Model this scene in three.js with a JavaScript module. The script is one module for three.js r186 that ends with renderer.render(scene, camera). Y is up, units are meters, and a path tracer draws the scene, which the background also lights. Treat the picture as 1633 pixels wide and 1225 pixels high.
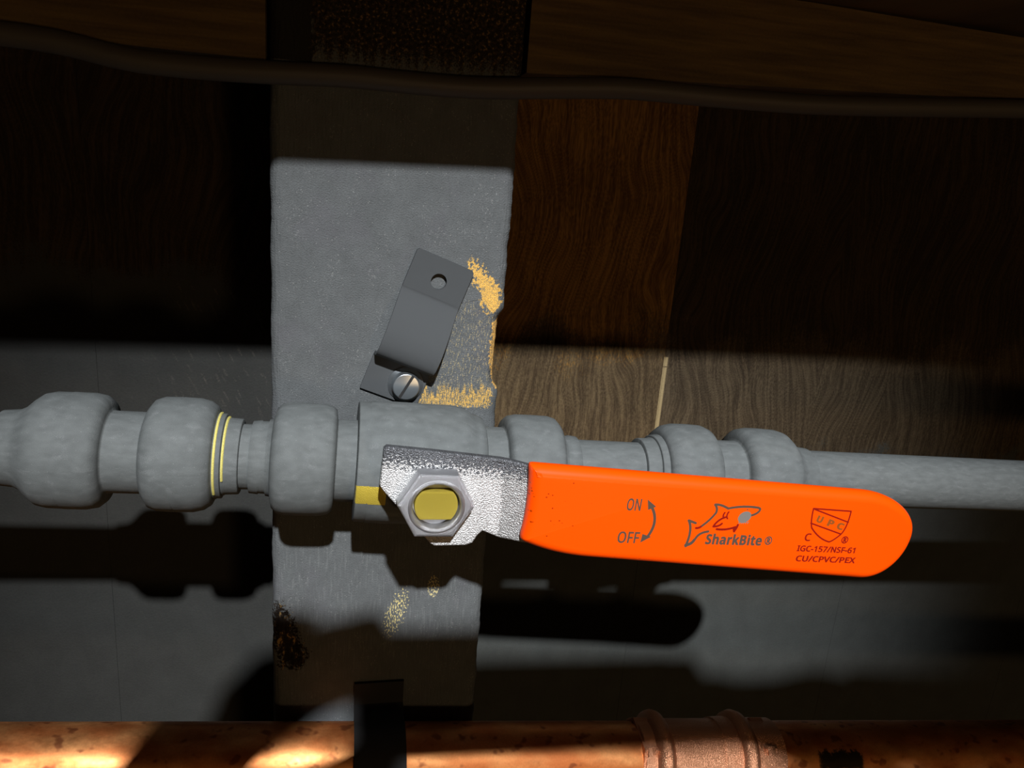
import * as THREE from 'three';
import { RoundedBoxGeometry } from 'three/addons/geometries/RoundedBoxGeometry.js';
import { mergeGeometries, toCreasedNormals, mergeVertices } from 'three/addons/utils/BufferGeometryUtils.js';
import { RectAreaLightUniformsLib } from 'three/addons/lights/RectAreaLightUniformsLib.js';
import { MarchingCubes } from 'three/addons/objects/MarchingCubes.js';
import { createNoise2D } from 'simplex-noise';

// ---------------------------------------------------------------- camera, light, exposure (sizes below are in millimetres, MM turns them into metres)
const MM = 0.001;
const scene = new THREE.Scene();
scene.background = new THREE.Color(0x000000);
const camera = new THREE.PerspectiveCamera(54.08, 1633 / 1225, 0.005, 20);
const EYE = new THREE.Vector3(-17.4, 110, 274.8).multiplyScalar(MM);
camera.position.copy(EYE);
camera.up.set(-0.0197, 0.96164, -0.2736);
camera.lookAt(EYE.x + 0.21749, EYE.y - 0.26298, EYE.z - 0.93997);

const renderer = new THREE.WebGLRenderer({ antialias: true });
renderer.toneMapping = THREE.LinearToneMapping;
renderer.toneMappingExposure = 1.0;
renderer.shadowMap.enabled = true;
RectAreaLightUniformsLib.init();

const LAMP_AT = new THREE.Vector3(-40, 2140, 2500);          // the work lamp hung under the ceiling behind the photographer
const LAMP_AIM = new THREE.Vector3(55, -92, 0);
const spot = new THREE.SpotLight(0xf8faff, 67, 0, THREE.MathUtils.degToRad(5.7), 1.0, 2);
spot.position.copy(LAMP_AT).multiplyScalar(MM);
spot.target.position.copy(LAMP_AIM).multiplyScalar(MM);
spot.castShadow = true;
spot.shadow.radius = 2.1;
spot.shadow.mapSize.set(4096, 4096);
spot.shadow.bias = -0.0002;
scene.add(spot, spot.target);

// ---------------------------------------------------------------- helpers
function rng(seed) { let a = seed >>> 0; return () => { a = (a + 0x6d2b79f5) | 0; let t = Math.imul(a ^ (a >>> 15), 1 | a); t = (t + Math.imul(t ^ (t >>> 7), 61 | t)) ^ t; return ((t ^ (t >>> 14)) >>> 0) / 4294967296; }; }
const noise = createNoise2D(rng(11));
const fbm = (x, y, o = 4) => { let s = 0, a = 0.5, n = 0; for (let i = 0; i < o; i++) { s += a * noise(x, y); n += a; x = x * 2.03 + 17.1; y = y * 2.03 - 9.7; a *= 0.5; } return s / n; };
const clamp = (v, a = 0, b = 1) => Math.min(b, Math.max(a, v));
const step = (a, b, v) => { const t = clamp((v - a) / (b - a)); return t * t * (3 - 2 * t); };
const mixc = (a, b, t) => [a[0] + (b[0] - a[0]) * t, a[1] + (b[1] - a[1]) * t, a[2] + (b[2] - a[2]) * t];
const taken = {};
function numbered(n) { const k = taken[n] = (taken[n] ?? -1) + 1; return k ? `${n}_${String(k).padStart(3, '0')}` : n; }
function dataMap(w, h, fn, color = true, wrap = THREE.ClampToEdgeWrapping) {
  const d = new Uint8Array(w * h * 4);
  for (let j = 0; j < h; j++) for (let i = 0; i < w; i++) {
    const c = fn((i + 0.5) / w, (j + 0.5) / h), k = (j * w + i) * 4;
    if (typeof c === 'number') d[k] = d[k + 1] = d[k + 2] = clamp(c) * 255; else { d[k] = clamp(c[0], 0, 255); d[k + 1] = clamp(c[1], 0, 255); d[k + 2] = clamp(c[2], 0, 255); }
    d[k + 3] = 255;
  }
  const t = new THREE.DataTexture(d, w, h);
  t.magFilter = THREE.LinearFilter; t.minFilter = THREE.LinearFilter; t.wrapS = t.wrapT = wrap;
  if (color) t.colorSpace = THREE.SRGBColorSpace;
  t.needsUpdate = true;
  return t;
}
// a thing: a Group at its base whose children are parts; geometry is given in the place's millimetres
function thing(name, label, category, at = [0, 0, 0], group) {
  const o = new THREE.Group(); o.name = numbered(name);
  o.position.set(at[0] * MM, at[1] * MM, at[2] * MM);
  o.userData = { label, category }; if (group) o.userData.group = group;
  o.at = at; scene.add(o); return o;
}
function part(name, geo, mat, parent, label) {
  let g = geo.clone(), p = parent, at = [0, 0, 0];
  while (p && !p.at) p = p.parent;
  if (p) at = p.at;
  g.translate(-at[0], -at[1], -at[2]); g.scale(MM, MM, MM);
  const m = new THREE.Mesh(g, mat); m.name = name; m.castShadow = m.receiveShadow = true;
  if (label) m.userData.label = label;
  parent.add(m); return m;
}
function single(name, label, category, geo, mat, at) { const t = thingMesh(name, geo, mat, at); t.userData = { label, category }; return t; }
function thingMesh(name, geo, mat, at = [0, 0, 0]) {
  const g = geo.clone(); g.translate(-at[0], -at[1], -at[2]); g.scale(MM, MM, MM);
  const m = new THREE.Mesh(g, mat); m.name = numbered(name); m.at = at; m.position.set(at[0] * MM, at[1] * MM, at[2] * MM);
  m.castShadow = m.receiveShadow = true; scene.add(m); return m;
}
function structure(name, geo, mat, at) { const m = thingMesh(name, geo, mat, at); m.userData.kind = 'structure'; return m; }
function box(x0, x1, y0, y1, z0, z1, r = 0) {
  const g = r ? new RoundedBoxGeometry(x1 - x0, y1 - y0, z1 - z0, 3, r) : new THREE.BoxGeometry(x1 - x0, y1 - y0, z1 - z0);
  g.translate((x0 + x1) / 2, (y0 + y1) / 2, (z0 + z1) / 2); return g;
}
function uvXY(g, x0, x1, y0, y1) {
  const p = g.attributes.position, uv = new Float32Array(p.count * 2);
  for (let i = 0; i < p.count; i++) { uv[2 * i] = (p.getX(i) - x0) / (x1 - x0); uv[2 * i + 1] = (p.getY(i) - y0) / (y1 - y0); }
  g.setAttribute('uv', new THREE.BufferAttribute(uv, 2)); return g;
}
// a turned part along the water line: profile [[position along the line, radius], ...]
const LINE = { y: 10.3, z: 24, slope: -0.0439 };
const COPPER = { y: -124, z: 15, slope: -0.09 };
function turned(profile, line = LINE, seg = 72, phi0 = 0, phi = Math.PI * 2, tile = 64) {
  const g = new THREE.LatheGeometry(profile.map(([t, r]) => new THREE.Vector2(r, t)), seg, phi0, phi);
  const p = g.attributes.position, uv = g.attributes.uv;
  for (let i = 0; i < p.count; i++) uv.setXY(i, uv.getX(i) * Math.round(90 / tile * 4) / 4 * (phi / (Math.PI * 2)) * 2, p.getY(i) / tile);
  g.rotateZ(-Math.PI / 2); g.rotateZ(Math.atan(line.slope)); g.translate(0, line.y, line.z);
  return g;
}
const lineAt = (x, line = LINE) => [x, line.y + line.slope * x, line.z];
function extrudeShape(pts, depth, opt = {}) {
  const s = pts instanceof THREE.Shape ? pts : new THREE.Shape(pts.map(([x, y]) => new THREE.Vector2(x, y)));
  return new THREE.ExtrudeGeometry(s, { depth, bevelEnabled: false, curveSegments: 24, ...opt });
}

// ---------------------------------------------------------------- materials
const GREY = [95, 99, 98];
// painted post: rectangle x -46..46, y -160..208
const inPoly = (x, y, P) => { let c = false; for (let i = 0, j = P.length - 1; i < P.length; j = i++) { const [xi, yi] = P[i], [xj, yj] = P[j]; if ((yi > y) !== (yj > y) && x < ((xj - xi) * (y - yi)) / (yj - yi) + xi) c = !c; } return c; };
const stripe = [[26, 81], [30, 78], [38.5, 70.5], [39.5, 64], [36.5, 60], [32, 64], [32, 68], [28, 73.5]];
const chip = [[37.2, 57], [42, 60], [42, 30], [39.5, 31], [36.8, 40], [36.4, 48]];
const worn = [[17, 62], [33, 66], [38, 60], [38.5, 24], [11, 23], [10, 32], [18, 45]];
const gouge = [[-42, -58], [-36, -66], [-33, -78], [-30, -84], [-33, -90], [-40, -88], [-43, -78], [-43.5, -66]];
function postColor(x, y) {
  const f = noise(x * 1.9, y * 1.9), m = fbm(x * 0.07, y * 0.07, 4), g = noise(x * 1.1 + 40, y * 0.16);
  let c = [87, 90, 90].map((v) => v * (1 + 0.05 * f + 0.06 * m + 0.02 * g));
  c = mixc(c, [90, 88, 93], 0.25 * step(0, 0.7, fbm(x * 0.03 + 9, y * 0.03)));
  // pale scuffs
  const zone = fbm(x * 0.06 + 5, y * 0.045 - 3, 3) + 0.25 * step(10, 35, x) - 0.05, sc = noise(x * 1.0, y * 0.42 + 90) * 0.6 + noise(x * 2.6, y * 2.1) * 0.5;
  c = mixc(c, [150, 150, 147], 0.75 * step(0.5, 0.78, sc) * step(0.05, 0.45, zone));
  if (noise(x * 1.7 + 200, y * 1.7) > 0.88 && noise(x * 0.2, y * 0.2 + 70) > 0.45) c = [168, 166, 160];
  // vertical drips low on the board
  c = mixc(c, [126, 129, 127], 0.25 * step(0.35, 0.8, noise(x * 0.9 + 7, y * 0.07)) * step(-15, -45, y) * step(-100, -80, y));
  // bare wood
  const bw = [214 + 22 * f, 168 + 22 * f, 84 + 18 * f], wob = 1.4 * noise(x * 0.5, y * 0.5) + 0.8 * noise(x * 1.7, y * 1.7);
  if (inPoly(x + wob, y + wob, stripe) && noise(x * 2.2 + 31, y * 2.2) < 0.55) c = bw;
  if (inPoly(x + wob * 0.6, y, chip) && noise(x * 2.2 + 3, y * 1.6) < 0.5) c = [222, 172, 92];
  if (inPoly(x + wob, y + wob, worn)) {
    const low = 0.75 * step(34, 28, y + 3 * noise(x * 0.3, 8)), n = noise(x * 1.5, y * 0.22 + 13) * 0.6 + noise(x * 2.6, y * 1.7) * 0.55;
    if (n > 0.5 - low) c = mixc(low > 0.3 ? bw : [176, 158, 112], c, 0.15 + 0.3 * (noise(x * 0.7, y * 0.7) > 0.2 ? 1 : 0));
  }
  if (Math.hypot((x - 5 - (y + 66) * 0.25) / 3.6, (y + 66) / 10) < 1 + 0.4 * noise(x * 0.8, y * 0.8) && noise(x * 1.3, y * 0.45) + 0.5 * noise(x * 2.4, y * 2.4) > 0.35) c = [214, 196, 128];
  if (Math.hypot((x - 20) / 2.4, (y + 54) / 5) < 1 && noise(x * 1.6, y * 0.6 + 4) > 0.25) c = [196, 182, 130];
  // torn knot low on the left
  if (inPoly(x + wob * 1.4, y + wob * 1.4, gouge)) { const n = noise(x * 0.35 + 2, y * 0.14) + 0.35 * noise(x * 1.1, y * 0.5); c = n > 0.62 ? [150, 122, 74] : n > 0.2 ? [56, 46, 34] : [32, 26, 20]; }
  // unpainted, rough and dirty end of the board above the cable
  if (y > 141.5 && x < -29.5 + noise(3, y * 0.2)) c = [38, 36, 33];
  const rough = step(141, 149, y + 3 * noise(x * 0.3, 4) + 3 * noise(x * 1.2, y)) * step(-31, -29, x + noise(3, y * 0.2));
  if (rough > 0) { const n = fbm(x * 0.5, y * 0.5, 4); c = mixc(c, n > 0.42 ? [120, 96, 60] : n > 0.05 ? [60, 49, 34] : [40, 33, 24], rough); }
  return c;
}
const PW = 512, PH = 2048;
const postMap = dataMap(PW, PH, (u, v) => postColor(-46 + 92 * u, -160 + 368 * v));
const postBump = dataMap(PW, PH, (u, v) => {
  const x = -46 + 92 * u, y = -160 + 368 * v;
  let h = 0.55 + 0.05 * noise(x * 1.6, y * 1.6) + 0.05 * noise(x * 0.8, y * 0.08) + 0.03 * fbm(x * 0.2, y * 0.2);
  if (inPoly(x, y, worn)) h -= 0.06 + 0.06 * noise(x * 1.9, y * 0.4);
  if (inPoly(x + noise(x, y), y, gouge)) h -= 0.3 + 0.15 * noise(x * 0.5, y * 0.3);
  if (y > 145 && x > -30) h += 0.3 * fbm(x * 0.45, y * 0.45, 3);
  return h;
}, false);
const matPost = new THREE.MeshPhysicalMaterial({ map: postMap, bumpMap: postBump, bumpScale: 0.0016, roughness: 0.82, specularIntensity: 0.35 });

// sprayed paint on the plumbing: 64 mm tiles, mirrored
const paintMap = dataMap(512, 512, (u, v) => {
  const x = u * 64, y = v * 64, f = noise(x * 2.4, y * 2.4), m = fbm(x * 0.11, y * 0.11, 4);
  let c = GREY.map((q) => q * (1 + 0.03 * f + 0.09 * m));
  const dusty = step(0.35, 0.8, fbm(x * 0.09 + 20, y * 0.09, 3) + 0.35 * noise(x * 2.1, y * 2.1));
  c = mixc(c, [124, 127, 127], 0.45 * dusty);
  if (noise(x * 1.5 + 60, y * 1.5) > 0.93) c = [150, 152, 150];
  return c;
}, true, THREE.MirroredRepeatWrapping);
const paintBump = dataMap(512, 512, (u, v) => 0.5 + 0.3 * noise(u * 150, v * 150) + 0.1 * fbm(u * 12, v * 12, 3), false, THREE.MirroredRepeatWrapping);
const matPaint = new THREE.MeshPhysicalMaterial({ map: paintMap, bumpMap: paintBump, bumpScale: 0.00009, roughness: 0.72, specularIntensity: 0.5 });
const matBlackPaint = new THREE.MeshStandardMaterial({ color: 0x1c1b1a, roughness: 0.8 });
const matStrapPaint = new THREE.MeshPhysicalMaterial({ color: 0x4b4e4f, bumpMap: paintBump, bumpScale: 0.0001, roughness: 0.62, specularIntensity: 0.5 });
const matBrass = new THREE.MeshStandardMaterial({ color: 0xd2bb48, metalness: 0.45, roughness: 0.45, bumpMap: paintBump, bumpScale: 0.0002 });
const matRing = new THREE.MeshStandardMaterial({ color: 0xcfc46a, roughness: 0.6, bumpMap: paintBump, bumpScale: 0.0003 });
const zincMap = dataMap(512, 512, (u, v) => { const n = fbm(u * 26, v * 26, 3), s = noise(u * 120, v * 120); const x = u * 60 - 8, y = v * 60 - 8, k = 222 + 14 * n + 14 * s; if (y > 22.6 - 0.09 * x + 3.2 * noise(x * 0.8, y * 0.8) + 2 * noise(x * 2, y * 2)) return [104, 106, 109]; if (x > 32.5 + 0.6 * noise(y * 0.4, 7)) return [k * 0.8, k * 0.8, k * 0.79]; return [k, k, k * 0.99]; }, true);  // past the bend, the shade of the turned face is put into the colour
const zincRough = dataMap(512, 512, (u, v) => 0.5 + 0.16 * noise(u * 70, v * 70) + 0.12 * fbm(u * 8, v * 8, 3), false, THREE.MirroredRepeatWrapping);
const zincBump = dataMap(512, 512, (u, v) => 0.5 + 0.3 * noise(u * 90, v * 90) + 0.25 * noise(u * 190, v * 190), false, THREE.MirroredRepeatWrapping);
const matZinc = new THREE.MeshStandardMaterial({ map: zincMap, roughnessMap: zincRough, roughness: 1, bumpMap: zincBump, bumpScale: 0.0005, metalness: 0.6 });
const matNut = new THREE.MeshStandardMaterial({ color: 0xc6c7ca, metalness: 0.9, roughness: 0.36, bumpMap: paintBump, bumpScale: 0.0001 });
const matScrew = new THREE.MeshStandardMaterial({ color: 0xb4bcc0, metalness: 0.9, roughness: 0.3 });

// wall boards: rectangle x -280..500, y -320..230
const WX0 = -280, WX1 = 500, WY0 = -320, WY1 = 230;
const boardEdges = []; for (let k = -11; k <= 11; k++) boardEdges.push(11 + 140 * k);
function grain(x, y) {
  const id = Math.floor((x - 11) / 140), kx = 11 + 140 * id + (id === 0 ? 42 : 95), ky = id === 0 ? 92 : -20 + 60 * id;
  const dx = x - kx, dy = y - ky, d = Math.hypot(dx, dy * 0.55), w = 26 * Math.exp(-d * d / 1500) * Math.sign(dx || 1);
  const gx = x - w + 9 * noise(id * 9 + 3 + x * 0.006, y * 0.008) + 3 * noise(x * 0.03, y * 0.02 + id);
  return noise(gx * 0.28 + id * 31, y * 0.012) * 0.45 + noise(gx * 0.9, y * 0.03 + id) * 0.4 + noise(gx * 2.3, y * 0.11) * 0.4;
}
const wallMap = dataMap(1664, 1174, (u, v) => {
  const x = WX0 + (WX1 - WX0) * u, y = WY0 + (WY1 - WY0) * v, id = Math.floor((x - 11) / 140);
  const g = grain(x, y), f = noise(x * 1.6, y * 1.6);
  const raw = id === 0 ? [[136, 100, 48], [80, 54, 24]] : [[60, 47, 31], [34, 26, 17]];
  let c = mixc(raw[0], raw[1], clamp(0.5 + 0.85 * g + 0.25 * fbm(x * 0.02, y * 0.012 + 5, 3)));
  // dusty grey overspray, plus lit wood tone painted below the beam's shade edge
  const litDust = step(-6, 10, 34 - y + 22 * fbm(x * 0.02 + 3, y * 0.02, 4) + 9 * noise(x * 1.2, y * 0.4));
  c = mixc(c, mixc([86, 74, 55], [50, 40, 27], clamp(0.5 + 0.7 * g + 0.3 * f)), 0.85 * litDust * (x > -40 ? 1 : 0));
  const edge = x < -40 ? 60 : -34, k = step(-3, 6, edge - y + 14 * fbm(x * 0.03, y * 0.03, 4) + 8 * noise(x * 1.4, y * 1.4));
  let p = (x < -40 ? [50, 51, 49] : [62, 65, 63]).map((q) => q * (1 + 0.05 * f + 0.06 * fbm(x * 0.04, y * 0.04)));
  if (x < -40) p = mixc(p, [96, 90, 82], 0.6 * step(0.62, 0.95, noise((x + y * 0.45) * 0.4, (y - x * 0.45) * 0.05) + 0.3 * f) * step(-20, 5, y) * step(-120, -60, x + 20 * noise(y * 0.1, 3)));
  c = mixc(c, p, 0.95 * k);
  if (x > 150.2 && x < 152.6 && y > -30 && y < 22 + 6 * noise(y, 2)) c = [146, 128, 92];
  return c;
});
const wallBump = dataMap(1664, 1174, (u, v) => {
  const x = WX0 + (WX1 - WX0) * u, y = WY0 + (WY1 - WY0) * v;
  return 0.5 - 0.2 * grain(x, y) * (y < -40 || x < -40 ? 0.2 : 1) + 0.05 * noise(x * 1.5, y * 1.5);
}, false);
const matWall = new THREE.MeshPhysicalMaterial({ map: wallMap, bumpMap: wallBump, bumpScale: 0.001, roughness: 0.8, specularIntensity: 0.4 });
const woodMap = dataMap(512, 512, (u, v) => { const x = u * 300, y = v * 300, g = noise(x * 0.012, y * 0.25) * 0.6 + noise(x * 0.04, y * 0.9) * 0.4; return mixc([108, 86, 46], [74, 56, 30], clamp(0.5 + 0.6 * g + 0.15 * noise(x, y))); }, true, THREE.MirroredRepeatWrapping);
const matBeam = new THREE.MeshStandardMaterial({ map: woodMap, roughness: 0.85 });
const matCable = new THREE.MeshStandardMaterial({ color: 0x4a4540, roughness: 0.6 });
const matConcrete = new THREE.MeshStandardMaterial({ color: 0x77726a, roughness: 0.95 });

// ---------------------------------------------------------------- the setting
{
  const wall = new THREE.Group(); wall.name = 'wall_back'; wall.userData.kind = 'structure'; wall.at = [0, -750, -93];
  wall.position.set(0, -750 * MM, -93 * MM); scene.add(wall);
  for (let k = 0; k + 1 < boardEdges.length; k++) {
    const x0 = boardEdges[k] + 0.03, x1 = boardEdges[k + 1] - 0.03, dz = 0.03 * noise(k * 5.1, 2);
    const g = box(x0, x1, -750, 2450, -117 + dz, -93 + dz, 0.12);
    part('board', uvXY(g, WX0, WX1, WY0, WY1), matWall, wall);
  }
  part('sheathing', box(-1529, 1551, -750, 2450, -150, -117.8), matBeam, wall);
  structure('floor', box(-1700, 1700, -850, -750, -150, 3400), matConcrete, [0, -850, 0]);
  structure('ceiling', box(-1700, 1700, 2450, 2550, -150, 3400), matBeam, [0, 2450, 0]);
  structure('wall_left', box(-1700, -1529.5, -750, 2450, -150, 3400), matConcrete, [-1600, -750, 1300]);
  structure('wall_right', box(1551.5, 1700, -750, 2450, -150, 3400), matConcrete, [1600, -750, 1300]);
  structure('wall_front', box(-1529, 1551, -750, 2450, 3300, 3400), matConcrete, [0, -750, 3300]);
}
// post: rounded arrises, a chipped right edge
{
  const R = 4.2, X0 = -43.6, X1 = 41.3, Z0 = -92.6, prof = [];
  prof.push([X0, Z0]); 
  for (let i = 0; i <= 6; i++) { const a = Math.PI - (i / 6) * Math.PI / 2; prof.push([X0 + R + R * Math.cos(a), -R + R * Math.sin(a)]); }
  for (let i = 1; i < 24; i++) prof.push([X0 + R + (X1 - X0 - 2 * R) * i / 24, 0]);
  for (let i = 0; i <= 6; i++) { const a = Math.PI / 2 - (i / 6) * Math.PI / 2; prof.push([X1 - R + R * Math.cos(a), -R + R * Math.sin(a)]); }
  prof.push([X1, Z0]);
  const NY = 220, y0 = -749, y1 = 181, pos = [], idx = [], n = prof.length;
  const yOf = (j) => { const t = j / NY; return t < 0.06 ? y0 + (t / 0.06) * (-160 - y0) : -160 + ((t - 0.06) / 0.94) * (y1 + 160); };
  for (let j = 0; j <= NY; j++) { const y = yOf(j); for (let i = 0; i < n; i++) {
    let [x, z] = prof[i];
    const side = step(30, 41, x), left = step(-36, -43, x);
    x += side * (0.35 * noise(y * 0.06, 1) + 0.2 * noise(y * 0.4, 5)) + left * (0.3 * noise(y * 0.05, 9) + 0.12 * noise(y * 0.5, 2));
    const ch = step(30, 33, y) * step(61.5, 59.5, y) * (0.6 + 0.4 * Math.sin((y - 30) / 30 * Math.PI));
    x -= side * ch * 2.3; z -= step(35.5, 40, x) * ch * 2.2 * (i < n - 1 ? 1 : 0);
    const hole = Math.exp(-(((x + 37) / 3.6) ** 2) - (((y + 80) / 5.5) ** 2)); z -= 5 * hole * (i > 0 && i < n - 1 ? 1 : 0);
    pos.push(x, y, z);
  } }
  for (let j = 0; j < NY; j++) for (let i = 0; i < n - 1; i++) { const a = j * n + i, b = a + 1, c = a + n, d = c + 1; idx.push(a, b, d, a, d, c); }
  const g = new THREE.BufferGeometry(); g.setAttribute('position', new THREE.Float32BufferAttribute(pos, 3)); g.setIndex(idx);
  uvXY(g, -46, 46, -160, 208); g.computeVertexNormals();
  const s = single('wooden_post', 'grey painted upright wooden post behind the valve, chipped to bare wood along one edge', 'post', g, matPost, [0, -749, -40]);
}
// beam overhead and the blocking boards under it, between the posts
single('overhead_beam', 'dark brown wooden beam running along the wall above the cable', 'beam', uvXY(extrudeShape([[-1500, 92.6], [1500, 92.6], [1500, -85], [44, -85], [-44, -89], [-1500, -89]], 148).rotateX(-Math.PI / 2).translate(0, 181.5, 0), 0, 300, 0, 300), matBeam, [0, 181, 0]);
single('blocking_board', 'dark brown blocking board left of the post above the sagging cable', 'board', uvXY(extrudeShape([[-1500, 139], [-44.6, 141], [-44.6, 181], [-1500, 181]], 38).translate(0, 0, -40), 0, 300, 0, 300), matBeam, [-300, 139, -20]);
single('blocking_board', 'dark brown blocking board right of the post, a dark crack along its top', 'board', uvXY(extrudeShape([[42.8, 146], [240, 156], [1500, 175], [1500, 179], [240, 179.5], [150, 181], [42.8, 181]], 38).translate(0, 0, -40), 0, 300, 0, 300), matBeam, [300, 146, -20]);
single('added_shade_strip', 'added unseen brown strip along the front of the overhead beam, shading the wall left of the post', 'strip', uvXY(box(-1500, -44, 181.5, 215, 89.2, 104), 0, 300, 0, 300), matBeam, [-300, 181, 96]);  // added out of view to lower the shade edge on the wall
single('added_shade_strip', 'added unseen brown strip along the front of the overhead beam, shading the wall right of the post', 'strip', uvXY(box(46, 1500, 181.5, 215, 85.2, 99), 0, 300, 0, 300), matBeam, [300, 181, 94]);  // likewise added, unseen, to deepen the shade beside the post
// cable
{
  const pts = [[-900, 150, 6], [-300, 142, 6], [-144.5, 138.7, 5], [-119.9, 139.6, 4], [-102.9, 138.8, 4], [-85.4, 136.2, 4], [-67.3, 135.8, 4], [-42.8, 136.6, 4.2], [-17.2, 138, 4.2], [-0.9, 138, 4.2], [24.4, 138.6, 4.2], [55.1, 141.6, 4], [78, 143.6, 4], [114.2, 144.2, 4], [152.5, 145.4, 4], [244.7, 152.4, 4], [327.6, 158.2, 4], [900, 172, 5]].map((p) => new THREE.Vector3(...p));
  single('cable', 'dark round cable strung across the post under the overhead beam', 'cable', new THREE.TubeGeometry(new THREE.CatmullRomCurve3(pts), 240, 3.6, 14), matCable, [0, 138, 4]);
}

// ---------------------------------------------------------------- the painted water line
const C1 = [[-122.6, 11], [-122.4, 11.9], [-117.5, 12.4], [-115.2, 13.6], [-112.6, 16.2], [-110.4, 17.9], [-107.5, 18.6], [-103.4, 18.7], [-103.1, 18.4], [-102.8, 18.8], [-96.5, 18.8], [-93.4, 18.2], [-91.6, 16.6], [-91.1, 14.6], [-91, 13.6], [-90.4, 13.4], [-80.6, 13.4], [-80.1, 13.8], [-79.6, 15.6], [-78, 17.8], [-75.4, 18.8], [-70.4, 19], [-70.1, 18.6], [-69.8, 19], [-64.4, 18.9], [-61.2, 18.1], [-59.2, 16.6], [-58.5, 15], [-58.4, 12]];
const flip = (P, c) => P.map(([t, r]) => [c - t, r]).reverse();
const ringRear = [[-58.6, 14.0], [-58.5, 14.5], [-57.9, 14.5], [-57.7, 14.2], [-56.2, 14.2], [-56, 13.6], [-55.9, 12]];
const ringFront = [[-56, 12.2], [-55.9, 13.2], [-55.4, 13.2], [-55.2, 12.9], [-51, 12.7], [-50.7, 12.3], [-50.6, 11]];
const ringEdge1 = [[-58.3, 14.3], [-58.1, 14.66], [-57.6, 14.66], [-57.4, 14.3]];
const ringEdge2 = [[-55.8, 13], [-55.6, 13.36], [-55.1, 13.36], [-54.9, 12.8]];
function coupling(label, c) {
  const at = lineAt(c === null ? -86.5 : 127.5), t = thing('push_fit_coupling', label, 'pipe fitting', [at[0], at[1] - 19, at[2]], 'push fit couplings on the water line');
  const F = (P) => (c === null ? P : flip(P, c));
  part('body', turned(F(C1)), matPaint, t);
  const r1 = part('release_collar', turned(F(ringRear)), matPaint, t);
  const r2 = part('release_collar', turned(F(ringFront)), matPaint, t);
  if (c === null) { part('bare_edge', turned(F(ringEdge1), LINE, 48, -1.9, 2.6), matRing, r1, 'pale yellow edge where the paint missed'); part('bare_edge', turned(F(ringEdge2), LINE, 48, -1.9, 2.2), matRing, r2, 'pale yellow edge where the paint missed'); }
}
coupling('grey painted push fit coupling with yellow-edged release collar, left of the post', null);
coupling('grey painted push fit coupling partly hidden behind the orange lever', 41);
function pipe(label, x0, x1) { single('water_pipe', label, 'pipe', turned([[x0, 0.1], [x0, 10.7], [x0 + 0.4, 11], [(x0 + x1) / 2, 11], [x1 - 0.4, 11], [x1, 10.7], [x1, 0.1]]), matPaint, lineAt((x0 + x1) / 2)).userData.group = 'pieces of the painted water pipe'; }
pipe('long grey painted water pipe running left from the yellow-edged coupling', -1500, -106);
pipe('short grey painted pipe stub between the yellow-edged coupling and the valve', -66, -37);
pipe('short grey painted pipe between the valve and the coupling behind the lever', 58, 106);
pipe('long grey painted water pipe running right past the tip of the orange lever', 148, 1500);

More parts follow.
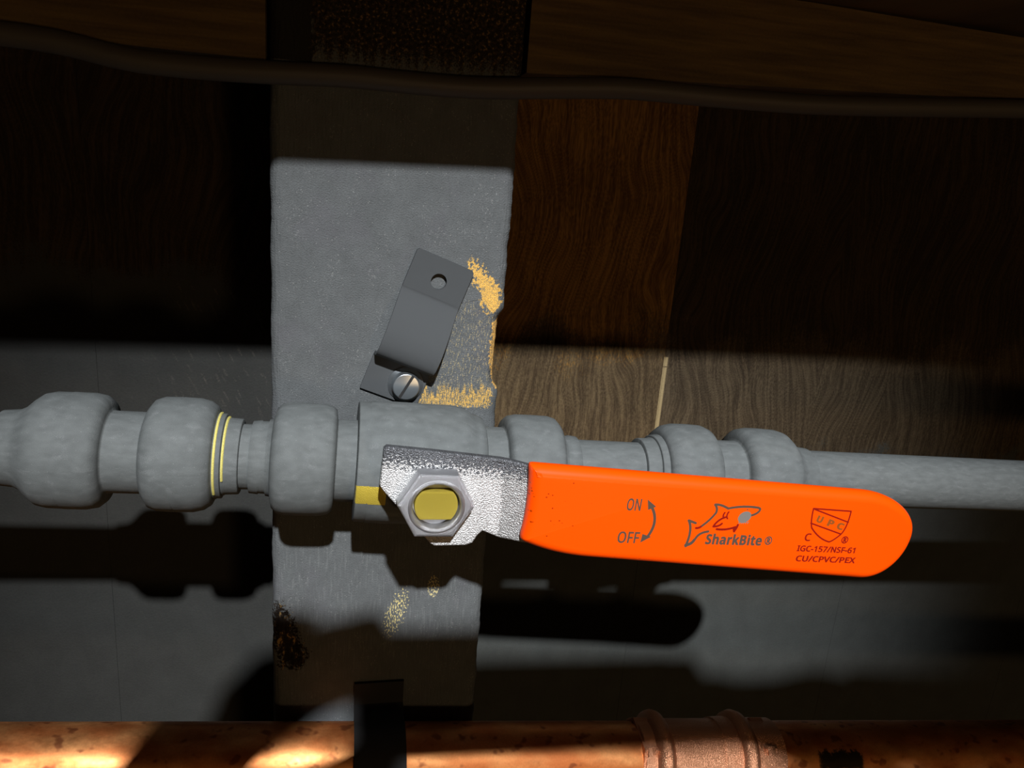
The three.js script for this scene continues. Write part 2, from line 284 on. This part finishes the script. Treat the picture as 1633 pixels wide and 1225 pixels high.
// valve
{
  const t = thing('ball_valve', 'grey painted ball valve with zinc lever and orange vinyl grip', 'valve', [9.5, 9.9 - 21.5, 24]);
  const end = [[-47.6, 11], [-47.5, 12.2], [-44.8, 12.5], [-44.6, 12.2], [-42.4, 12.3], [-42.2, 13], [-40.9, 13.2], [-40.6, 14.5], [-40, 17], [-38.4, 18.6], [-36, 19.2], [-30.6, 19.3], [-30.4, 19.1], [-30.2, 19.3], [-24.2, 19.2], [-21.6, 18.6], [-20.2, 17.4], [-19.9, 15], [-19.8, 14], [-19.4, 14.2], [-12.4, 14.2]];
  part('push_fit_end', turned(end), matPaint, t);
  part('push_fit_end', turned(flip(end, 19)), matPaint, t);
  const body = [[-13.2, 14], [-13.1, 20.4], [-12.6, 20.9], [-9.4, 21], [-9.2, 20.7], [-8.8, 21.2], [-2, 21.4], [20, 21.2], [24, 20.4], [26.5, 18.6], [28.4, 18.2], [30.4, 17.4], [31, 16], [31.2, 14]];
  const b = part('body', turned(body), matPaint, t);
  part('bare_patch', turned([[-13.16, 20.2], [-12.66, 20.97], [-9.4, 21.06], [-9.2, 20.8], [-8.8, 21.26], [-3.2, 21.45]], LINE, 20, 0.02, 0.33), matBrass, b, 'bare yellow brass patch where the paint missed');
  // bonnet under the lever
  const bon = new THREE.CylinderGeometry(10.5, 12, 22, 40); bon.rotateX(Math.PI / 2); bon.translate(11, 10, 41); part('bonnet', bon, matPaint, t);
  // lever of bent zinc plate
  const P = [[-5.3, 27.6], [-4.4, 28.4], [10, 26.9], [39, 23.4], [60, 20], [60, -4], [39.6, -3.6], [33, -3.2], [27.2, -0.6], [25.6, -2.2], [24.2, -4.8], [22, -5.6], [12, -5.6], [10.6, -4.8], [-5.2, 14], [-6.1, 15.6]];
  const lv = extrudeShape(P, 1.6, { bevelEnabled: true, bevelThickness: 0.7, bevelSize: 0.7, bevelOffset: -0.7, bevelSegments: 3 });
  // finer cut along x so that the plate can bend
  const bend = (g) => { const p = g.attributes.position; for (let i = 0; i < p.count; i++) p.setZ(i, p.getZ(i) + 3.6 * step(32, 43, p.getX(i)) - 0.0 ); g.computeVertexNormals(); return g; };
  const sub = (g) => { // split long triangles
    let q = g.index ? g.toNonIndexed() : g; for (let k = 0; k < 6; k++) { const p = q.attributes.position, out = []; let any = false;
      for (let i = 0; i < p.count; i += 3) { const v = [0, 1, 2].map((j) => new THREE.Vector3().fromBufferAttribute(p, i + j)); const L = [0, 1, 2].map((j) => v[j].distanceTo(v[(j + 1) % 3])); const m = L.indexOf(Math.max(...L));
        if (L[m] > 4) { any = true; const a = v[m], bb = v[(m + 1) % 3], c = v[(m + 2) % 3], h = a.clone().add(bb).multiplyScalar(0.5); out.push(a, h, c, h, bb, c); } else out.push(...v); }
      q = new THREE.BufferGeometry().setFromPoints(out); if (!any) break; } return q; };
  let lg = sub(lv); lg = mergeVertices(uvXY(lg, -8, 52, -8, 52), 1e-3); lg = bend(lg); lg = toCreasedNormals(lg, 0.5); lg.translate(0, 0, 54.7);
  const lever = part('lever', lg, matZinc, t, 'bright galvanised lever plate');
  // orange grip
  const s = new THREE.Shape();
  s.moveTo(39.3, 24.9); s.lineTo(162, 14.0); s.bezierCurveTo(171, 13.2, 184.6, 7.5, 184.8, -2.2); s.bezierCurveTo(184.8, -11.5, 177, -20.6, 167, -20.2); s.lineTo(62, -8.2); s.bezierCurveTo(52, -7, 45, -4.6, 38.4, -1.4); s.bezierCurveTo(40.2, 6, 40.4, 17, 39.3, 24.9);
  let ol = s.getSpacedPoints(360); ol.pop();
  for (let k = 0; k < 3; k++) ol = ol.map((q, n) => { const a = ol[(n + ol.length - 1) % ol.length], b = ol[(n + 1) % ol.length]; return new THREE.Vector2((a.x + 2 * q.x + b.x) / 4, (a.y + 2 * q.y + b.y) / 4); });
  if (THREE.ShapeUtils.isClockWise(ol)) ol.reverse();
  const NO = ol.length, nor = ol.map((q, n) => { const a = ol[(n + NO - 3) % NO], b = ol[(n + 3) % NO]; return new THREE.Vector2(-(b.y - a.y), b.x - a.x).normalize(); });
  const rings = [], rd = 3.4, half = 3.7; for (let k = 0; k <= 16; k++) { const a = -Math.PI / 2 + Math.PI * k / 16; rings.push([rd * (1 - Math.cos(a)), half * Math.sin(a)]); }
  const gp = [], gi = []; for (const [d, z] of rings) for (let n = 0; n < NO; n++) gp.push(ol[n].x + nor[n].x * d, ol[n].y + nor[n].y * d, z);
  for (let k = 0; k + 1 < rings.length; k++) for (let n = 0; n < NO; n++) { const a = k * NO + n, b = k * NO + (n + 1) % NO, e = a + NO, f = b + NO; gi.push(a, b, f, a, f, e); }
  const topRing = ol.map((q, n) => new THREE.Vector2(q.x + nor[n].x * rd, q.y + nor[n].y * rd)), tris = THREE.ShapeUtils.triangulateShape(topRing, []), T0 = (rings.length - 1) * NO;
  for (const [a, b, e] of tris) { gi.push(T0 + a, T0 + b, T0 + e, a, e, b); }
  let gg = new THREE.BufferGeometry(); gg.setAttribute('position', new THREE.Float32BufferAttribute(gp, 3)); gg.setIndex(gi);
  gg = toCreasedNormals(gg, 0.45); gg.translate(0, 0, 1.1);
  uvXY(gg, 34, 192, -26, 30); gg.translate(0, 0, 59.8);
  // print on the grip
  const W = 2048, H = 726, cv = document.createElement('canvas'); cv.width = W; cv.height = H; const c = cv.getContext('2d');
  const K = W / 158, X = (x) => (x - 34) * K, Y = (y) => (30 - y) * K;
  c.fillStyle = '#ff4e00'; c.fillRect(0, 0, W, H);
  const rr = rng(5); for (let i = 0; i < 26; i++) { c.fillStyle = 'rgba(120,30,0,0.7)'; c.beginPath(); c.arc(X(40 + 14 * rr() * rr() * 2), Y(20 * rr()), 1 + 3 * rr(), 0, 7); c.fill(); }
  const INK = '#54453a', RED = '#82170c';
  const text = (str, x, y, size, width, ang, font = 'sans-serif', col = INK) => { c.save(); c.translate(X(x), Y(y)); c.rotate(ang); c.font = `${font.includes('bold') ? 'bold ' : ''}${size * K}px sans-serif`; const m = c.measureText(str).width; c.scale(width * K / m, 1); c.fillStyle = col; c.textAlign = 'left'; c.textBaseline = 'alphabetic'; c.fillText(str, 0, 0); c.strokeStyle = col; c.lineWidth = 0.24 * K; c.strokeText(str, 0, 0); c.restore(); };
  text('ON', 72.2, 9.6, 5.6, 5.4, 0.06); text('OFF', 70.4, -1.9, 5.4, 7.8, 0.06);
  c.strokeStyle = INK; c.lineCap = 'round'; c.lineJoin = 'round';
  const path = (pts, w, col = INK, fill) => { c.lineWidth = w * 1.6 * K; c.strokeStyle = col; c.beginPath(); c.moveTo(X(pts[0][0]), Y(pts[0][1])); for (let i = 1; i < pts.length; i++) { const q = pts[i]; if (q.length === 4) c.quadraticCurveTo(X(q[0]), Y(q[1]), X(q[2]), Y(q[3])); else c.lineTo(X(q[0]), Y(q[1])); } if (fill) { c.fillStyle = fill; c.closePath(); c.fill(); } else c.stroke(); };
  path([[80.6, 11.4], [84.9, 5.4, 80.9, -0.4]], 0.62);
  path([[79.4, 13.2], [82.7, 10.6], [80, 9.5]], 0.1, INK, INK); path([[78.8, -2.2], [79.2, 0.9], [82.4, -0.2]], 0.1, INK, INK);
  // leaping fish emblem
  path([[99.6, 3.0], [102.6, 5.2, 104.4, 8.0], [104.9, 9.6, 103.6, 11.0], [105.6, 11.2, 108.6, 9.5], [114, 10.6, 119.6, 9.6], [121.0, 9.3, 120.2, 8.2], [119.4, 7.2, 117.6, 6.8]], 0.52);
  path([[99.6, 3.0], [99, 2.5, 98.0, 2.6]], 0.5, RED);
  path([[97.6, 4.4], [94.6, 5.6, 95.0, 5.4], [97.0, 2.0, 95.2, -4.0], [97.8, -2.6, 98.6, -0.9], [99.6, 0.9, 102.6, 1.2]], 0.56);
  path([[95.2, -3.6], [97.2, -3.4, 98.0, -1.8]], 0.7);
  path([[108.4, 6.4], [105.4, 5.6, 104.2, 3.0], [106.2, 2.9, 107.2, 4.0]], 0.45, RED);
  path([[107.6, 8.0], [106.9, 7.0, 107.5, 6.0]], 0.36, RED); path([[109, 8.2], [108.2, 7, 108.9, 5.8]], 0.36, RED);
  path([[105.6, 2.0], [109, 1.4, 112.4, 2.6], [111.6, 2.2, 112.2, 1.0], [113.0, 2.4, 113.2, 3.4]], 0.5, RED);
  c.fillStyle = '#77706a'; c.beginPath(); c.ellipse(X(115.2), Y(6.2), 2.5 * K, 2.0 * K, -0.5, 0, 7); c.fill();
  for (let i = 0; i < 5; i++) path([[113.2 + i * 0.8, 4.4], [113.5 + i * 0.8, 3.6], [113.9 + i * 0.8, 4.5]], 0.1, INK, '#77706a');
  c.fillStyle = INK; c.beginPath(); c.arc(X(115.8), Y(9.0), 0.25 * K, 0, 7); c.fill();
  text('SharkBite', 102, -3.4, 5.0, 21.4, 0.055, 'bold'); text('®', 124.2, -4.2, 4.2, 3.0, 0.055);
  // shield
  path([[140.8, 8.9], [155.8, 7.6], [155.6, 0.4, 153.2, -1.6], [151, -3.6, 149.6, -4.0], [145.2, -2.8, 141.6, 1.6], [140.6, 4, 140.8, 8.9]], 0.36, RED);
  path([[141.4, 8.6], [155.6, 3.4]], 0.34, RED); path([[140.9, 3.4], [153.4, -1.0]], 0.34, RED);
  for (const [ch, x, y] of [['U', 142.4, 4.1], ['P', 146.9, 2.6], ['C', 151.0, 1.3]]) text(ch, x, y, 3.3, 3.0, 0.3, 'bold', '#8a4a1c');
  text('C', 139.4, -3.2, 3.8, 2.6, 0.06, '', RED); text('®', 154.2, -4.6, 3.6, 2.9, 0.06, '', RED);
  text('IGC-157/NSF-61', 137.4, -7.1, 2.9, 24, 0.07, '', RED); text('CU/CPVC/PEX', 137.6, -11.0, 2.9, 24, 0.07, '', RED);
  const tex = new THREE.CanvasTexture(cv); tex.colorSpace = THREE.SRGBColorSpace; tex.magFilter = THREE.LinearFilter; tex.wrapS = tex.wrapT = THREE.ClampToEdgeWrapping;
  const matGrip = new THREE.MeshPhysicalMaterial({ map: tex, roughness: 0.36, specularIntensity: 0.5, clearcoat: 0.1, clearcoatRoughness: 0.2 });
  part('grip', gg, matGrip, lever, 'orange vinyl grip printed with the on and off arrow and the maker\'s emblem');
  // nut, washer and stem
  const NX = 11.0, NY_ = 11.2, hex = new THREE.Shape(); for (let i = 0; i < 6; i++) { const a = Math.PI / 6 * 1 + i * Math.PI / 3 + 0.49; hex[i ? 'lineTo' : 'moveTo'](NX + 12.0 * Math.cos(a), NY_ + 12.0 * Math.sin(a)); }
  hex.closePath(); const hh = new THREE.Path(); hh.absarc(NX, NY_, 7.3, 0, Math.PI * 2, true); hex.holes.push(hh);
  part('nut', extrudeShape(hex, 4.2, { bevelEnabled: true, bevelThickness: 1.1, bevelSize: 1.1, bevelOffset: -1.1, bevelSegments: 3, curveSegments: 40 }).translate(0, 0, 58.2), matNut, t, 'grey steel hexagon nut');
  const rim = new THREE.TorusGeometry(8.1, 0.8, 12, 48); rim.translate(NX, NY_, 63.2); part('nut_rim', rim, matNut, t);
  const st = new THREE.Shape(); const r0 = 6.7, f0 = 4.7, ang = Math.asin(f0 / r0); st.absarc(NX, NY_, r0, -ang, ang, false); st.absarc(NX, NY_, r0, Math.PI - ang, Math.PI + ang, false); st.closePath();
  const sg = extrudeShape(st, 22, { bevelEnabled: true, bevelThickness: 0.5, bevelSize: 0.5, bevelOffset: -0.5, bevelSegments: 2 }); sg.translate(-NX, -NY_, 0); sg.rotateZ(-0.02); sg.translate(NX, NY_, 40.4);
  const stem = part('stem', sg, matBrass, t, 'brass stem end with two flats');
  const thr = new THREE.CylinderGeometry(7.2, 7.2, 20, 40); thr.rotateX(Math.PI / 2); thr.translate(NX, NY_, 50); part('stem_thread', thr, matNut, stem);
}

// ---------------------------------------------------------------- loose pipe strap hanging on the post
{
  const D = [-0.342, -0.940], Wd = [0.940, -0.342], O = [7.4, 83.6], WID = 22.3;        // down the strap, across it, its upper corner
  const t = thing('pipe_strap', 'grey painted metal pipe strap tilted on the post above the valve, empty hole at top', 'strap', [O[0], O[1] - 56, 0]);
  const place = (g) => { const p = g.attributes.position; for (let i = 0; i < p.count; i++) { const s = p.getX(i), z = p.getY(i), w = p.getZ(i); p.setXYZ(i, O[0] + D[0] * s + Wd[0] * w, O[1] + D[1] * s + Wd[1] * w, z); } g.computeVertexNormals(); return g; };
  const mid = new THREE.CatmullRomCurve3([[14.4, 1.3], [15.6, 1.4], [18, 2.4], [22, 4.6], [27, 7.2], [32, 8.9], [36.5, 9.2], [39.4, 8.2], [40.8, 5.6], [41.1, 2.6], [41.8, 1], [43.4, 0.7], [48, 0.7], [56, 0.8]].map(([a, b]) => new THREE.Vector3(a, b, 0)), false, 'centripetal');
  const up = [], dn = []; for (let i = 0; i <= 90; i++) { const q = mid.getPoint(i / 90), n = mid.getTangent(i / 90); up.push([q.x - n.y * 0.6, q.y + n.x * 0.6]); dn.push([q.x + n.y * 0.6, Math.max(0.06, q.y - n.x * 0.6)]); }
  let g = extrudeShape([...up, ...dn.reverse()], WID); g = place(g);
  part('band', toCreasedNormals(g, 0.6), matStrapPaint, t);
  const s = new THREE.Shape([[0, 0.8], [0.8, 0], [14.6, 0], [14.6, WID], [0.8, WID], [0, WID - 0.8]].map(([a, b]) => new THREE.Vector2(a, b))), h = new THREE.Path(); h.absarc(8.4, WID * 0.52, 2.9, 0, Math.PI * 2, true); s.holes.push(h);
  const tab = new THREE.ExtrudeGeometry(s, { depth: 1.9, bevelEnabled: false, curveSegments: 32 }); const p = tab.attributes.position;
  for (let i = 0; i < p.count; i++) { const a = p.getX(i), w = p.getY(i), z = p.getZ(i) + 0.08 + 0.6 * 0; p.setXYZ(i, O[0] + D[0] * a + Wd[0] * w, O[1] + D[1] * a + Wd[1] * w, z); }
  p.needsUpdate = true; const ti = tab.index; if (!ti) { const ar = p.array; for (let i = 0; i < ar.length; i += 9) for (let k = 0; k < 3; k++) { const q = ar[i + 3 + k]; ar[i + 3 + k] = ar[i + 6 + k]; ar[i + 6 + k] = q; } }
  tab.computeVertexNormals(); part('tab', tab, matStrapPaint, t);
  // screw in the lower tab
  const sc = thing('screw', 'shiny slotted screw holding the lower end of the tilted strap', 'screw', [5, 32.6, 1.3]);
  const hd = new THREE.LatheGeometry([[0.01, 5.5], [4.6, 5.4], [5.0, 5.0], [5.2, 3.0], [5.3, 2.2], [6.6, 1.9], [6.7, 1.36]].map(([a, b]) => new THREE.Vector2(a, b)), 40); hd.rotateX(Math.PI / 2); hd.translate(5, 32.6, 0);
  part('head', hd, matScrew, sc);
  const sl = box(-4.9, 4.9, -0.5, 0.5, 0, 0.4); sl.rotateZ(1.05); sl.translate(5, 32.6, 5.2); part('slot', sl, matBlackPaint, sc);
}

// ---------------------------------------------------------------- copper pipe below
{
  const marks = [[198, 222, 0.9]];
  const copperMap = dataMap(1536, 256, (u, v) => {
    const x = -200 + 600 * u, a = v * Math.PI * 2 * 14.3; let n = fbm(x * 0.03, a * 0.06, 4), f = noise(x * 0.9, a * 0.9);
    let c = mixc([218, 150, 92], [188, 110, 60], clamp(0.5 + n)); c = c.map((q) => q * (1 + 0.04 * f));
    c = mixc(c, [110, 56, 32], 0.6 * step(0.35, 0.6, fbm(x * 0.07 + 8, a * 0.09, 3)));
    const w = 0.01 * noise(x * 0.25, 3) + 0.006 * noise(x * 0.9, v * 60), ink = step(0.872, 0.886, v + w * 1.6) * step(0.975, 0.955, v + w) * step(197, 199.5, x + 90 * w) * step(222, 219, x + 90 * w);
    c = mixc(c, [34, 32, 24], 0.92 * ink);
    return c;
  });
  const copperRough = dataMap(512, 128, (u, v) => 0.48 + 0.14 * fbm(u * 30, v * 8, 4) + 0.05 * noise(u * 300, v * 60), false);
  const matCopper = new THREE.MeshStandardMaterial({ map: copperMap, roughnessMap: copperRough, roughness: 1, metalness: 0.85 });
  const matFit = new THREE.MeshStandardMaterial({ color: 0xd09470, roughness: 0.36, metalness: 0.9, bumpMap: paintBump, bumpScale: 0.0004 });
  const cg = turned([[-1500, 0.1], [-1500, 14.3], [-200, 14.3], [0, 14.3], [200, 14.3], [400, 14.3], [1500, 14.3], [1500, 0.1]], COPPER, 72);
  const uv = cg.attributes.uv, p = cg.attributes.position, lat = new THREE.Vector3();
  for (let i = 0; i < uv.count; i++) { const yy = p.getY(i) - (COPPER.y + COPPER.slope * p.getX(i)), zz = p.getZ(i) - COPPER.z; let a = Math.atan2(-yy, -zz) / (Math.PI * 2) + 0.5; if (i >= uv.count - 8) a = 1; uv.setXY(i, (p.getX(i) + 200) / 600, (i < 8 ? 0 : Math.floor(i / 8) / 72)); }
  single('copper_pipe', 'shiny copper pipe running along the foot of the post', 'pipe', cg, matCopper, [0, -140, 15]);
  // press coupling with two beads
  const t = thing('copper_coupling', 'copper press coupling with two raised beads and crimped ends', 'pipe fitting', [146, -155, 15]);
  part('sleeve', turned([[112, 14.35], [112.2, 15.6], [117.6, 15.7], [118, 16.2], [119, 16.3], [125.8, 16], [126.2, 15.3], [150.6, 15.3], [151, 16], [157.8, 16.3], [158.8, 16.2], [159.2, 15.7], [180.6, 15.6], [181, 14.35]].map(([a, r]) => [a > 127 ? a + (a - 127) * 0 : a, r]), COPPER), matFit, t);
  for (const c of [121.5, 162.5]) part('bead', turned([[c - 4.6, 15.4], [c - 3.6, 16.8], [c - 2, 18.6], [c, 19.2], [c + 2, 18.6], [c + 3.6, 16.8], [c + 4.6, 15.4]], COPPER), matFit, t);
  for (const c of [114.2, 172.5]) { const g = turned([[c - 3.4, 15], [c - 3.2, 16.6], [c + 3.2, 16.6], [c + 3.4, 15]], COPPER, 6, 0.2); part('crimp', toCreasedNormals(g, 0.3), matFit, t); for (const a of [-0.9, -0.35, 0.2, 0.75]) { part('crimp_mark', turned([[c - 1.8, 15.5], [c - 1.7, 16.9], [c + 1.7, 16.9], [c + 1.8, 15.5]], COPPER, 4, a, 0.22), matFit, t); } }
  // black strap
  const q = thing('pipe_clip', 'black strap holding the copper pipe to the foot of the post', 'strap', [0, -160, 0]);
  const cy = COPPER.y, pts = [[-97.5, 0.8], [-104, 0.8], [-108.4, 1.2]]; for (let i = 0; i <= 24; i++) { const a = 1.9 - (i / 24) * 3.8; pts.push([cy + 15.3 * Math.sin(a), 15 + 15.3 * Math.cos(a)]); } pts.push([-139.6, 1.2], [-144, 0.8], [-152, 0.8]);
  const up = [], dn = []; const cr = new THREE.CatmullRomCurve3(pts.map(([y, z]) => new THREE.Vector3(z, y, 0)), false, 'centripetal');
  for (let i = 0; i <= 80; i++) { const v = cr.getPoint(i / 80), n = cr.getTangent(i / 80); up.push([v.x - n.y * 0.7, v.y + n.x * 0.7]); dn.push([Math.max(0.05, v.x + n.y * 0.7), v.y - n.x * 0.7]); }
  const bg = extrudeShape([...up.map(([a, b]) => [Math.max(0.05, a), b]), ...dn.reverse()], 20.4); bg.rotateY(-Math.PI / 2); bg.translate(9.6, 0, 0);
  part('band', toCreasedNormals(bg, 0.6), matBlackPaint, q);
}

// ---------------------------------------------------------------- work lamp under the ceiling, off to the front
{
  const dir = LAMP_AIM.clone().sub(LAMP_AT).normalize(), L = LAMP_AT;
  const t = thing('work_lamp', 'black hanging work lamp with a narrow round lens under the ceiling', 'lamp', [L.x, L.y, L.z]);
  const q = new THREE.Quaternion().setFromUnitVectors(new THREE.Vector3(0, 1, 0), dir), turn = (g) => { g.applyQuaternion(q); g.translate(L.x, L.y, L.z); return g; };
  part('housing', turn(new THREE.LatheGeometry([[0.1, -130], [22, -128], [26, -120], [26, -60], [44, -30], [44, -6], [41, -6], [41, -26], [0.1, -40]].map(([a, b]) => new THREE.Vector2(a, b)), 48)), matBlackPaint, t);
  part('lens', turn(new THREE.CylinderGeometry(40, 40, 4, 48).translate(0, -22, 0)), new THREE.MeshStandardMaterial({ color: 0xffffff, emissive: 0xf8faff, emissiveIntensity: 1.5 }), t);
  const top = L.clone().addScaledVector(dir, -90);
  part('hanger', new THREE.CylinderGeometry(4, 4, 2450 - top.y - 10, 12).translate(top.x, (2450 + top.y + 10) / 2, top.z), matBlackPaint, t);
}
// added warm fill light, built as an unseen globe lamp low in front
{
  const t = thing('added_fill_lamp', 'added fill lamp with a dim warm globe, unseen in front of the wall', 'lamp', [420, -750, 1500]), B = [420, -120, 1500];
  part('base', new THREE.LatheGeometry([[0.1, 0], [110, 0], [112, 8], [100, 16], [14, 24], [10, 40], [0.1, 40]].map(([a, b]) => new THREE.Vector2(a, b)), 40).translate(420, -750, 1500), matBlackPaint, t);
  part('pole', new THREE.CylinderGeometry(9, 9, 530, 20).translate(420, -455, 1500), matBlackPaint, t);
  part('globe', new THREE.SphereGeometry(80, 32, 20).translate(...B), new THREE.MeshStandardMaterial({ color: 0xffe0b0, emissive: 0xffd29a, emissiveIntensity: 0.6 }), t);
  const l = new THREE.PointLight(0xffd29a, 0.58, 0, 2); l.position.set(0, 630 * MM, 0); l.castShadow = true; l.shadow.radius = 4; t.add(l);
}
// the photographer's phone and hand, behind the lens
{
  const U = new THREE.Vector3(0.97586, 0.07802, 0.20396), V = new THREE.Vector3(-0.0197, 0.96164, -0.2736), N = new THREE.Vector3(-0.21749, 0.26298, 0.93997);
  const O = EYE.clone().divideScalar(MM).addScaledVector(N, 36), M = new THREE.Matrix4().makeBasis(U, V, N).setPosition(O).multiply(new THREE.Matrix4().makeRotationZ(0.05));
  const at = O.toArray();
  const ph = thing('phone', 'black phone held sideways in a hand in front of the valve', 'phone', at);
  const put = (g) => g.applyMatrix4(M);
  const sh = new THREE.Shape(), x0 = 14, x1 = 172, y0 = 19, y1 = 67, r = 9; sh.moveTo(x0 + r, y0); sh.lineTo(x1 - r, y0); sh.quadraticCurveTo(x1, y0, x1, y0 + r); sh.lineTo(x1, y1 - r); sh.quadraticCurveTo(x1, y1, x1 - r, y1); sh.lineTo(x0 + r, y1); sh.quadraticCurveTo(x0, y1, x0, y1 - r); sh.lineTo(x0, y0 + r); sh.quadraticCurveTo(x0, y0, x0 + r, y0);
  part('case', put(extrudeShape(sh, 6, { bevelEnabled: true, bevelThickness: 1, bevelSize: 1, bevelOffset: -1, bevelSegments: 3 }).translate(0, 0, -3)), matBlackPaint, ph);
  part('screen', put(box(x0 + 6, x1 - 6, y0 + 5, y1 - 5, 4, 4.4)), new THREE.MeshPhysicalMaterial({ color: 0x050505, roughness: 0.1 }), ph);
  for (const [u, v] of [[30, 40], [50, 40]]) part('lens', put(new THREE.CylinderGeometry(5.5, 5.5, 1.6, 32).rotateX(Math.PI / 2).translate(u, v, -4.8)), matBlackPaint, ph);
  // hand: joints with radii in the phone's own axes
  const LEFT = [
    [[-52, -62, 50, 20], [-46, -20, 24, 12]], [[-52, -62, 50, 20], [-51, 22, 14, 9.5]], [[-46, -20, 24, 12], [-50, 24, 13, 9]], [[-52, -125, 96, 25], [-52, -62, 50, 20]],
    [[-52, 26, 12, 9.6], [-36, 54, 6, 8.8]], [[-36, 54, 6, 8.8], [-16, 73, 4, 8.2]], [[-16, 73, 4, 8.2], [3, 80, 0, 7.4]],
    [[-49, 16, 12, 9.5], [-32, 38, 2, 8.4]], [[-32, 38, 2, 8.4], [-8, 56, -8, 8]], [[-8, 56, -8, 8], [18, 60, -13, 7.4]],
    [[-45, 4, 14, 9.5], [-28, 24, 2, 8.2]], [[-28, 24, 2, 8.2], [-4, 41, -9, 8]], [[-4, 41, -9, 8], [21, 46, -13, 7.2]],
    [[-38, -22, 18, 8.5], [-18, -12, 4, 6.8]], [[-18, -12, 4, 6.8], [2, 0, -8, 6.4]], [[2, 0, -8, 6.4], [20, 8, -11.8, 6]],
    [[-46, -34, 36, 12], [-30, -6, 32, 10]], [[-30, -6, 32, 10], [-8, 16, 24, 9]], [[-8, 16, 24, 9], [22, 28, 14.5, 8]],
  ];
  const RIGHT = [
    [[266, 37, 16, 23], [216, 32, 14, 15]], [[266, 37, 16, 23], [208, 50, 12, 11]], [[216, 32, 14, 15], [206, 50, 12, 10]], [[320, 36, 16, 25], [266, 37, 16, 23]],
    [[207, 46, 12, 10], [186, 52, -11, 8.8]], [[186, 52, -11, 8.8], [170, 53, -13, 8]], [[170, 53, -13, 8], [156, 52, -13, 7.4]],
    [[207, 38, 12, 10], [184, 38, -12, 8.6]], [[184, 38, -12, 8.6], [166, 37, -13, 8]], [[166, 37, -13, 8], [151, 36, -13, 7.4]],
    [[208, 30, 12, 9.5], [185, 24, -12, 8.2]], [[185, 24, -12, 8.2], [168, 22, -13, 7.6]], [[168, 22, -13, 7.6], [155, 21, -13, 7.2]],
    [[211, 26, 14, 9], [188, 18, -11, 7]], [[188, 18, -11, 7], [175, 17, -12, 6.6]], [[175, 17, -12, 6.6], [164, 17, -12, 6.2]],
    [[232, 26, 26, 12], [206, 28, 30, 10]], [[206, 28, 30, 10], [182, 34, 20, 9]], [[182, 34, 20, 9], [158, 38, 14.5, 8.2]],
  ];
  const cap = (x, y, z, [a, b]) => { const bx = b[0] - a[0], by = b[1] - a[1], bz = b[2] - a[2], px = x - a[0], py = y - a[1], pz = z - a[2]; const h = clamp((px * bx + py * by + pz * bz) / (bx * bx + by * by + bz * bz)); return Math.hypot(px - bx * h, py - by * h, pz - bz * h) - (a[3] + (b[3] - a[3]) * h); };
  const smin = (a, b, k) => { const h = Math.max(k - Math.abs(a - b), 0) / k; return Math.min(a, b) - h * h * k * 0.25; };
  const handShape = (J, cen, S, RES) => {
    const mc = new MarchingCubes(RES, new THREE.MeshStandardMaterial(), false, false, 60000); mc.isolation = 0;
    for (let k = 0; k < RES; k++) for (let j = 0; j < RES; j++) for (let i = 0; i < RES; i++) {
      const x = cen[0] + (i / (RES / 2) - 1) * S, y = cen[1] + (j / (RES / 2) - 1) * S, z = cen[2] + (k / (RES / 2) - 1) * S; let d = 1e3, g = 1e3;
      for (let n = 0; n < J.length; n++) { const e = cap(x, y, z, J[n]); if (n < 4) d = smin(d, e, 10); else { if ((n - 4) % 3 === 0) { d = smin(d, g, 4); g = 1e3; } g = smin(g, e, 3); } }
      mc.field[i + j * RES + k * RES * RES] = -smin(d, g, 4);
    }
    mc.update();
    const n = mc.count, hg = new THREE.BufferGeometry();
    hg.setAttribute('position', new THREE.BufferAttribute(mc.positionArray.slice(0, n * 3), 3)); hg.setAttribute('normal', new THREE.BufferAttribute(mc.normalArray.slice(0, n * 3), 3));
    return hg.scale(S, S, S).translate(...cen);
  };
  const person = thing('person', 'two hands in dark sleeves holding up the black phone', 'person', at), skin = new THREE.MeshPhysicalMaterial({ color: 0xc08a6c, roughness: 0.6 }), cloth = new THREE.MeshStandardMaterial({ color: 0x23262c, roughness: 0.95 });
  part('hand', put(handShape(LEFT, [-26, -38, 42], 116, 84)), skin, person);
  part('hand', put(handShape(RIGHT, [250, 36, 10], 112, 80)), skin, person);
  const sleeve = (from, dir, len) => { const g = new THREE.LatheGeometry([[26, 0], [27.6, 0], [28, 40], [29, len], [27.4, len], [26.4, 40], [26, 0]].map(([a, b]) => new THREE.Vector2(a, b)), 36); g.applyQuaternion(new THREE.Quaternion().setFromUnitVectors(new THREE.Vector3(0, 1, 0), new THREE.Vector3(...dir).normalize())); g.translate(...from); part('sleeve', put(g), cloth, person); };
  sleeve([-52, -108, 83], [0, -63, 46], 260); sleeve([288, 36, 16], [1, -0.07, 0.05], 300);
}

renderer.render(scene, camera);
